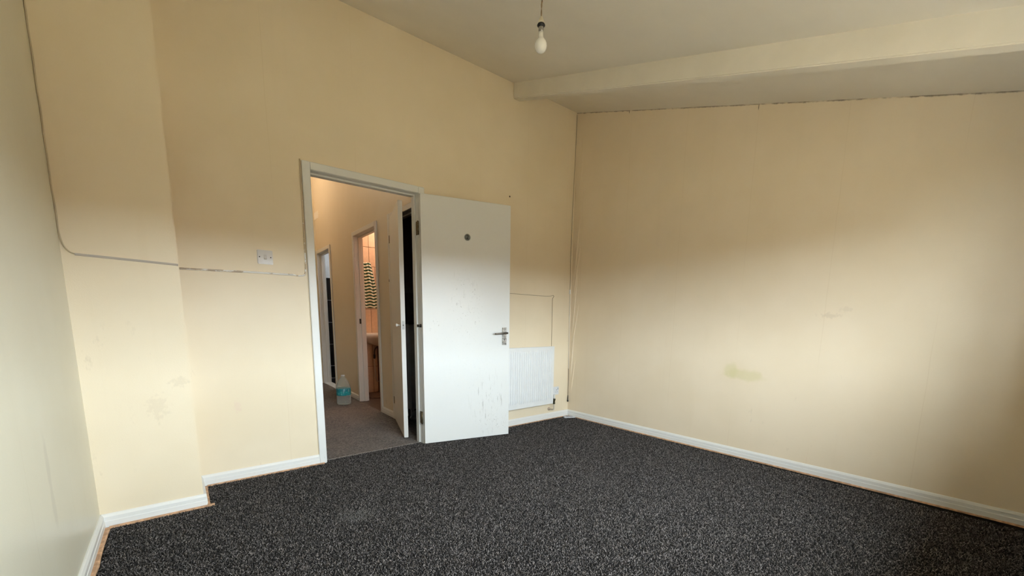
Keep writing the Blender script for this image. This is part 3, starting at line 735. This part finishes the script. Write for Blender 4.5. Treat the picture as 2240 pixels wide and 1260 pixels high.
tc_ = MB().tube(catmull([(-1.20, -0.0042, 1.283), (-0.83, -0.0042, 1.284), (-0.50, -0.0042, 1.280), (-0.33, -0.0042, 1.281), (-0.285, -0.0042, 1.290), (-0.268, -0.0048, 1.290), (-0.262, -0.0048, 1.280), (-0.272, -0.0042, 1.266), (-0.279, -0.0042, 1.245), (-0.279, -0.0042, 1.1), (-0.277, -0.0042, 0.9), (-0.276, -0.0042, 0.60), (-0.27, -0.006, 0.345)], 6), 0.0023, 6)
tag(tc_.build('thin_cable', plain('painted_thin_cable', (0.40, 0.32, 0.21), 0.6), loc=(-0.276, 0, 0.345)), 'thin painted cable running from behind the door down to the radiator', 'cable')
# aerial lead hanging down the right corner
ae = empty('aerial_lead', (-0.02, -0.01, 0.15), 'aerial lead hanging down the room corner with a black plug', 'cable')
pts = [(-0.006, -0.006, 3.06), (-0.012, -0.006, 2.7), (-0.022, -0.006, 2.3), (-0.030, -0.006, 1.95), (-0.030, -0.006, 1.6), (-0.027, -0.006, 1.34)]
MB().tube(catmull(pts, 8), 0.003, 6).build('upper_cable', plain('cream_lead', (0.50, 0.42, 0.29), 0.6), ae)
MB().box(-0.034, -0.020, -0.012, 0, 1.315, 1.36).build('clip', plain('white_clip', (0.85, 0.85, 0.84), 0.3), ae, bevel=0.002)
MB().tube(catmull([(-0.027, -0.008, 1.33), (-0.024, -0.008, 1.0), (-0.018, -0.009, 0.7), (-0.014, -0.010, 0.52)], 8), 0.0034, 6).build('middle_cable', plain('white_lead', (0.70, 0.66, 0.58), 0.5), ae)
MB().tube(catmull([(-0.0145, -0.010, 0.54), (-0.016, -0.014, 0.4), (-0.015, -0.014, 0.23)], 6), 0.0026, 6).build('lower_cable', plain('dark_lead', (0.16, 0.12, 0.09), 0.5), ae)
MB().lathe([(0, 0.072), (0.003, 0.072), (0.0045, 0.05), (0.0055, 0.02), (0.0085, 0.012), (0.0085, 0.0), (0, 0.0)], (-0.015, -0.014, 0.16), 14).build('plug', plain('black_plug', (0.012, 0.011, 0.010), 0.4), ae)
# wallpaper lifting in folds beside the corner
fold_m = M['right']
def fold(pts, w_, h_):
    mb = MB(); n = len(pts); v = []; fcs = []
    for i, (y, z) in enumerate(pts):
        k = math.sin(math.pi * i / (n - 1)) ** 0.7 if 0 < i < n - 1 else 0.0
        x = right_x(y)
        v += [(x + 0.001, y - w_ * 0.5, z), (x - h_ * k - 0.0003, y + w_ * 0.12, z), (x + 0.001, y + w_ * 0.5, z)]
    for i in range(n - 1): fcs += [(3 * i, 3 * i + 1, 3 * i + 4, 3 * i + 3), (3 * i + 1, 3 * i + 2, 3 * i + 5, 3 * i + 4)]
    mb.add(v, fcs); return mb.build('wallpaper_fold', fold_m, wall_right)
fold([(-0.06 - 0.030 * math.sin(i / 14 * 3.1), 2.9 - i * 0.045) for i in range(15)], 0.0136, 0.0046)
fold([(-0.105 + 0.0055 * i, 2.25 - i * 0.062) for i in range(15)], 0.0149, 0.0059)
fold([(-0.115 + 0.0070 * i, 1.85 - i * 0.050) for i in range(13)], 0.0149, 0.0065)
fold([(-0.085 + 0.0050 * i, 1.55 - i * 0.060) for i in range(12)], 0.0136, 0.0059)
fold([(-0.110 + 0.0070 * i, 1.22 - i * 0.045) for i in range(12)], 0.0136, 0.0065)
fold([(-0.060 + 0.0030 * i, 0.95 - i * 0.050) for i in range(12)], 0.0136, 0.0059)
fold([(-0.085 + 0.0050 * i, 0.62 - i * 0.040) for i in range(10)], 0.0124, 0.0052)
# small screw left in the wall above the door
nl = MB().lathe([(0, 0), (0.0065, 0), (0.0065, 0.003), (0.003, 0.006), (0, 0.006)], n=12, T=lambda q: Vector((-0.849 + q.x, -q.z, 2.14 + q.y)))
tag(nl.build('wall_plug', plain('dark_wall_plug', (0.10, 0.06, 0.03), 0.6), loc=(-0.849, 0, 2.14)), 'small dark wall plug above the open door\'s far edge', 'wall plug')
# flat white plastic cover left lying in the corner
fi = empty('plastic_cover', (-0.055, -0.075, 0), 'flat white plastic cover lying on the carpet in the room corner', 'cover')
rotc = lambda q: Vector((-0.060, -0.085, 0)) + Vector((q.x * 0.86 + q.y * 0.5, -q.x * 0.5 + q.y * 0.86, q.z))
MB().box(-0.062, 0.062, -0.035, 0.035, 0.002, 0.013, T=rotc).build('body', plain('white_cover', (0.62, 0.64, 0.68), 0.3), fi, bevel=0.004, seg=2)
MB().box(-0.035, 0.035, -0.015, 0.015, 0.0125, 0.0145, T=rotc).build('raised_label', plain('grey_cover', (0.30, 0.31, 0.36), 0.4), fi)

# ------------------------------------------------------------------ water bottle in the hall
bx, by = -1.775, 2.03
bo = empty('water_bottle', (bx, by, 0), 'large clear water bottle with a turquoise label on the hall carpet', 'bottle')
pet, t, b = new_mat('clear_plastic')
b.inputs['Base Color'].default_value = (0.80, 0.88, 0.86, 1); b.inputs['Roughness'].default_value = 0.08
lw_ = nd(t, 'ShaderNodeLayerWeight', None, Blend=0.35)
tr_ = nd(t, 'ShaderNodeBsdfTransparent', None, Color=(0.95, 0.98, 0.97, 1))
fx_ = math_n(t, 'ADD', math_n(t, 'MULTIPLY', lw_.outputs['Facing'], 0.45), 0.13)
ms_ = nd(t, 'ShaderNodeMixShader', None, i0=fx_, i1=tr_.outputs[0], i2=b.outputs[0])
t.links.new(ms_.outputs[0], t.nodes['Material Output'].inputs[0])
prf = [(0.0, 0.004), (0.06, 0.0), (0.076, 0.006), (0.082, 0.02)]
for i in range(8):
    z = 0.03 + i * 0.011; prf += [(0.083, z), (0.0805, z + 0.0055)]
prf += [(0.082, 0.12), (0.0815, 0.20), (0.083, 0.205), (0.081, 0.213), (0.081, 0.219), (0.0775, 0.226), (0.0775, 0.233), (0.073, 0.241), (0.0725, 0.248), (0.067, 0.257), (0.066, 0.264), (0.060, 0.274), (0.056, 0.286), (0.048, 0.300), (0.038, 0.315), (0.028, 0.328), (0.022, 0.338), (0.020, 0.345), (0.020, 0.352)]
body = MB().lathe(prf + [(0, 0.352)], (bx, by, 0.001), 36); body.build('body', pet, bo)
lm, t, b = new_mat('turquoise_label'); co = coords(t)
sp = nd(t, 'ShaderNodeSeparateXYZ', None, Vector=co)
n1 = noise(t, scale_v(t, co, (30, 30, 18)), 1.0, 2)
cc = mix(t, ss(t, n1, 0.52, 0.60), (0.02, 0.32, 0.36), (0.05, 0.48, 0.50))
cc = mix(t, math_n(t, 'MULTIPLY', ss(t, sp.outputs[2], 0.165, 0.168), 0.8), cc, (0.012, 0.22, 0.27))
lines = math_n(t, 'MULTIPLY', ss(t, noise(t, scale_v(t, co, (90, 90, 20)), 1.0, 3), 0.55, 0.6), ss(t, noise(t, scale_v(t, co, (16, 16, 40)), 1.0, 1), 0.52, 0.56))
cc = mix(t, math_n(t, 'MULTIPLY', lines, 0.3), cc, (0.65, 0.78, 0.78)); t.links.new(cc, b.inputs['Base Color']); b.inputs['Roughness'].default_value = 0.35
MB().lathe([(0.0832, 0.118), (0.0838, 0.119), (0.0838, 0.200), (0.0832, 0.201)], (bx, by, 0.001), 36).build('label', lm, bo)
MB().lathe([(0, 0), (0.0225, 0), (0.0235, 0.002), (0.0235, 0.014), (0.021, 0.017), (0, 0.017)], (bx, by, 0.346), 24).build('cap', plain('white_cap', (0.62, 0.62, 0.61), 0.4), bo)

# ------------------------------------------------------------------ bathroom: towel, rail, basin, hose, mat
RZ = 1.765
ra = empty('towel_rail', (-1.25, TY, RZ), 'slim rail on the bathroom tiles holding the striped towel', 'towel rail')
MB().tube([(-1.45, TY - 0.05, RZ), (-1.175, TY - 0.05, RZ)], 0.007, 10).build('bar', plain('pale_rail', (0.72, 0.68, 0.62), 0.3), ra)
for x in (-1.44, -1.185): MB().tube([(x, TY - 0.006, RZ), (x, TY - 0.05, RZ)], 0.006, 8).build('bracket', plain('rail_bracket', (0.72, 0.68, 0.62), 0.3), ra)
tw_m, t, b = new_mat('green_striped_cloth'); co = coords(t)
sp = nd(t, 'ShaderNodeSeparateXYZ', None, Vector=co)
wv = math_n(t, 'MULTIPLY', math_n(t, 'SINE', math_n(t, 'MULTIPLY', sp.outputs[0], 62.0)), 0.006)
q = math_n(t, 'FRACT', math_n(t, 'DIVIDE', math_n(t, 'ADD', math_n(t, 'ADD', sp.outputs[2], wv), 5.0), 0.0415))
st_ = math_n(t, 'LESS_THAN', q, 0.47)
t.links.new(mix(t, st_, (0.76, 0.79, 0.70), (0.008, 0.060, 0.034)), b.inputs['Base Color']); b.inputs['Roughness'].default_value = 0.9
bump(t, noise(t, co, 500, 2), 0.4, 0.001, b)
def towel_fn(u, v):
    z = RZ + 0.008 - 0.60 * v
    xr = -1.172 + (0.115 + 0.0) * v ** 0.95; xl = -1.40
    x = xl + (xr - xl) * u
    y = TY - 0.062 - 0.010 * v - 0.008 * math.sin(u * 19 + v * 1.5) * (0.3 + v) - 0.006 * math.sin(u * 37)
    return (x, y, z)
tb = MB(); tb.grid(towel_fn, 40, 30)
to_ = tb.build('striped_towel', tw_m, loc=(-1.28, TY - 0.06, RZ))
sd = to_.modifiers.new('thickness', 'SOLIDIFY'); sd.thickness = 0.004
tag(to_, 'green and white striped towel hanging on the bathroom wall', 'towel')

ba = empty('basin', (-1.12, TY, 0.83), 'white ceramic basin fixed below the towel in the bathroom', 'basin')
cer = plain('white_ceramic', (0.80, 0.77, 0.72), 0.15, var=0.02)
def basin(cx, wdt, y1, dpt, z1):
    mb = MB(); n = 40
    rings = [(1.0, z1), (1.0, z1 - 0.035), (0.93, z1 - 0.06), (0.74, z1 - 0.115), (0.52, z1 - 0.155), (0.34, z1 - 0.175)]
    inner = [(0.90, z1), (0.84, z1 - 0.03), (0.60, z1 - 0.10), (0.2, z1 - 0.13)]
    def ringpts(k, z):
        out = []
        for i in range(n):
            a = 2 * math.pi * i / n; c, s_ = math.cos(a), math.sin(a)
            e = 0.34
            px = abs(c) ** e * (1 if c > 0 else -1) * wdt / 2 * k
            py = abs(s_) ** e * (1 if s_ > 0 else -1) * dpt / 2 * k
            out.append((cx + px, y1 - dpt / 2 + py * (1) + (dpt / 2) * (1 - k) * 0.75 * (1 if z < z1 - 0.02 else 0), z))
        return out
    v = []
    seq = rings[::-1] + inner
    for k, z in seq: v += ringpts(k, z)
    m = len(seq)
    f_ = [(i * n + j, i * n + (j + 1) % n, (i + 1) * n + (j + 1) % n, (i + 1) * n + j) for i in range(m - 1) for j in range(n)]
    f_ += [tuple(range(n))[::-1], tuple(range((m - 1) * n, m * n))]
    return mb.add(v, f_, True)
basin(-1.02, 0.78, TY - 0.006, 0.40, 0.838).build('bowl', cer, ba)
tp = MB(); tp.lathe([(0, 0), (0.022, 0), (0.020, 0.02), (0.012, 0.03), (0.012, 0.07), (0.018, 0.075), (0.018, 0.095), (0, 0.1)], (-1.055, TY - 0.055, 0.836), 16)
tp.tube(catmull([(-1.055, TY - 0.055, 0.885), (-1.055, TY - 0.10, 0.90), (-1.055, TY - 0.14, 0.885)], 4), 0.009, 10); tp.build('tap', plain('chrome_tap', (0.6, 0.6, 0.6), 0.15, 1.0), ba)
ho = empty('waste_hose', (-1.16, TY - 0.05, 0.14), 'white waste hose hanging under the bathroom basin', 'hose')
MB().tube(catmull([(-1.115, TY - 0.065, 0.645), (-1.140, TY - 0.055, 0.63), (-1.158, TY - 0.05, 0.59), (-1.163, TY - 0.05, 0.53)], 6), 0.010, 10).build('pipe', plain('dark_pipe', (0.10, 0.065, 0.045), 0.4), ho)
MB().lathe([(0, 0.03), (0.014, 0.03), (0.016, 0.02), (0.016, -0.02), (0.012, -0.03), (0, -0.03)], (-1.163, TY - 0.05, 0.51), 14).build('connector', plain('dark_connector', (0.03, 0.028, 0.026), 0.4), ho)
MB().tube(catmull([(-1.163, TY - 0.05, 0.49), (-1.165, TY - 0.05, 0.38), (-1.155, TY - 0.05, 0.25), (-1.135, TY - 0.05, 0.17), (-1.125, TY - 0.05, 0.158), (-1.118, TY - 0.05, 0.150)], 6), 0.009, 10).build('hose', plain('white_hose', (0.62, 0.56, 0.50), 0.4), ho)
pb = empty('pipe_boxing', (-1.04, TY, 0), 'reddish brown timber pipe boxing beside the waste hose', 'pipe boxing')
MB().box(-1.105, -0.98, TY - 0.11, TY - 0.006, 0.0, 0.66).build('front_board', plain('red_brown_board', (0.20, 0.085, 0.05), 0.5, var=0.35, vscale=25), pb, bevel=0.003)
MB().box(-1.095, -1.075, TY - 0.116, TY - 0.11, 0.03, 0.63).build('batten', plain('red_brown_batten', (0.25, 0.12, 0.075), 0.5), pb, bevel=0.002)
def mat_fn(px, py): return 0.0
bm_ = MB()
pts = []
for i in range(32):
    a = 2 * math.pi * i / 32; c, s_ = math.cos(a), math.sin(a)
    pts.append((-1.16 + 0.24 * abs(c) ** 0.5 * (1 if c > 0 else -1), 2.34 + 0.20 * abs(s_) ** 0.5 * (1 if s_ > 0 else -1)))
bm_.prism(pts, lambda x, y: (x, y, 0.0), lambda x, y: (x, y, 0.014))
tag(bm_.build('bath_mat', plain('brown_bath_mat', (0.17, 0.115, 0.085), 0.95, var=0.45, vscale=40, bmp=0.8, bscale=260), bevel=0.004, seg=2, loc=(-1.16, 2.34, 0)), 'brown bath mat on the bathroom floor under the basin', 'mat')

# ------------------------------------------------------------------ inside the cupboard
dk = plain('dark_grey_laminate', (0.50, 0.50, 0.53), 0.5, var=0.15)
cb = empty('storage_unit', (-1.22, 0.92, 0), 'dark grey storage unit standing inside the hall cupboard', 'cabinet')
X0, X1, Y0, Y1 = -1.46, -0.98, 0.84, 1.05
MB().box(X0, X1, Y0 + 0.012, Y1, 0.10, 0.985).build('carcass', dk, cb, bevel=0.003)
MB().box(X0, X1, Y0, Y0 + 0.012, 0.42, 0.455).build('rail', dk, cb, bevel=0.002)
MB().box(X0 + 0.003, X1 - 0.003, Y0 - 0.004, Y0 + 0.012, 0.46, 0.975).build('drawer_front', dk, cb, bevel=0.003)
MB().box(X0 + 0.003, X1 - 0.003, Y0 - 0.004, Y0 + 0.012, 0.115, 0.415).build('drawer_front', dk, cb, bevel=0.003)
MB().box(X0 - 0.01, X1 + 0.01, Y0 - 0.012, Y1, 0.985, 1.005).build('top_board', plain('black_top_board', (0.02, 0.02, 0.02), 0.5), cb, bevel=0.002)
for x in (X0 + 0.03, X1 - 0.03):
    for y in (Y0 + 0.04, Y1 - 0.03): MB().box(x - 0.015, x + 0.015, y - 0.015, y + 0.015, 0.0, 0.10).build('foot', dk, cb)
bxo = empty('carton', (-1.24, 0.94, 1.005), 'dark carton stacked on top of the cupboard storage unit', 'box')
MB().box(-1.44, -1.04, 0.86, 1.04, 1.006, 1.30).build('body', plain('dark_card', (0.10, 0.085, 0.075), 0.8, var=0.3), bxo, bevel=0.003)
MB().box(-1.45, -1.03, 0.85, 1.05, 1.30, 1.34).build('lid', plain('dark_card_lid', (0.13, 0.11, 0.10), 0.8), bxo, bevel=0.003)
MB().box(-1.36, -1.26, 0.857, 0.861, 1.15, 1.21).build('label', plain('grey_paper_label', (0.25, 0.24, 0.23), 0.7), bxo)
def crumple(c, r, amp, seed, flat=1.0):
    rs = random.Random(seed); ph = [rs.uniform(0, 6.28) for _ in range(8)]
    mb = MB(); n, m = 20, 12
    def fn(u, v):
        a, e = u * 2 * math.pi, (v - 0.5) * math.pi
        k = 1 + amp * (math.sin(3 * a + ph[0]) * math.cos(4 * e + ph[1]) + 0.6 * math.sin(7 * a + ph[2] + 3 * e) + 0.5 * math.sin(5 * e + ph[3]) * math.cos(2 * a))
        return (c[0] + r[0] * k * math.cos(a) * math.cos(e), c[1] + r[1] * k * math.sin(a) * math.cos(e), max(0.001, c[2] + r[2] * k * math.sin(e)))
    mb.grid(fn, n, m); return mb
tag(crumple((-1.40, 0.70, 0.06), (0.13, 0.09, 0.062), 0.12, 3).build('carrier_bag', plain('grey_plastic_bag', (0.30, 0.29, 0.29), 0.45, var=0.3, vscale=20), loc=(-1.40, 0.70, 0)), 'crumpled grey plastic bag on the cupboard floor', 'bag')
tag(crumple((-1.34, 0.745, 0.20), (0.05, 0.045, 0.05), 0.18, 9).build('black_cloth', plain('black_cloth_fabric', (0.012, 0.012, 0.013), 0.9), loc=(-1.34, 0.745, 0.12)), 'small bunched black cloth lying on the grey bag', 'cloth')

# ------------------------------------------------------------------ lamps in the rooms off the hall (out of sight; the far room's is added)
def unseen_lamp(name, loc, rgb, power, label):
    e = empty(name, loc, label, 'lamp')
    MB().lathe([(0, 0), (0.09, 0), (0.09, -0.018), (0.06, -0.03), (0, -0.03)], loc, 24).build('base', plain('lamp_base', (0.7, 0.7, 0.68), 0.4), e)
    MB().lathe([(0, 0), (0.022, 0), (0.018, -0.05), (0, -0.05)], (loc[0], loc[1], loc[2] - 0.03), 16).build('bulb_holder', plain('lamp_holder', (0.7, 0.7, 0.68), 0.4), e)
    ld_ = bpy.data.lights.new('bulb', 'POINT'); ld_.energy = power; ld_.color = rgb; ld_.shadow_soft_size = 0.045
    lo = bpy.data.objects.new('bulb', ld_); COL.objects.link(lo); lo.parent = e; lo.location = (0, 0, -0.14)
unseen_lamp('unseen_lamp', (-0.70, 2.38, 2.5), (1.0, 0.74, 0.54), 24.0, 'warm bulb lamp on the bathroom ceiling')
unseen_lamp('unseen_lamp', (-2.30, 3.40, 3.4), (1.0, 0.80, 0.60), 15.0, 'warm bulb lamp on the hall ceiling')
unseen_lamp('unseen_lamp', (-0.6, 3.6, 2.5), (0.85, 0.93, 1.0), 12.0, 'unseen cool lamp added on the far room ceiling in place of daylight')  # added lamp, stands in for daylight entering the far room
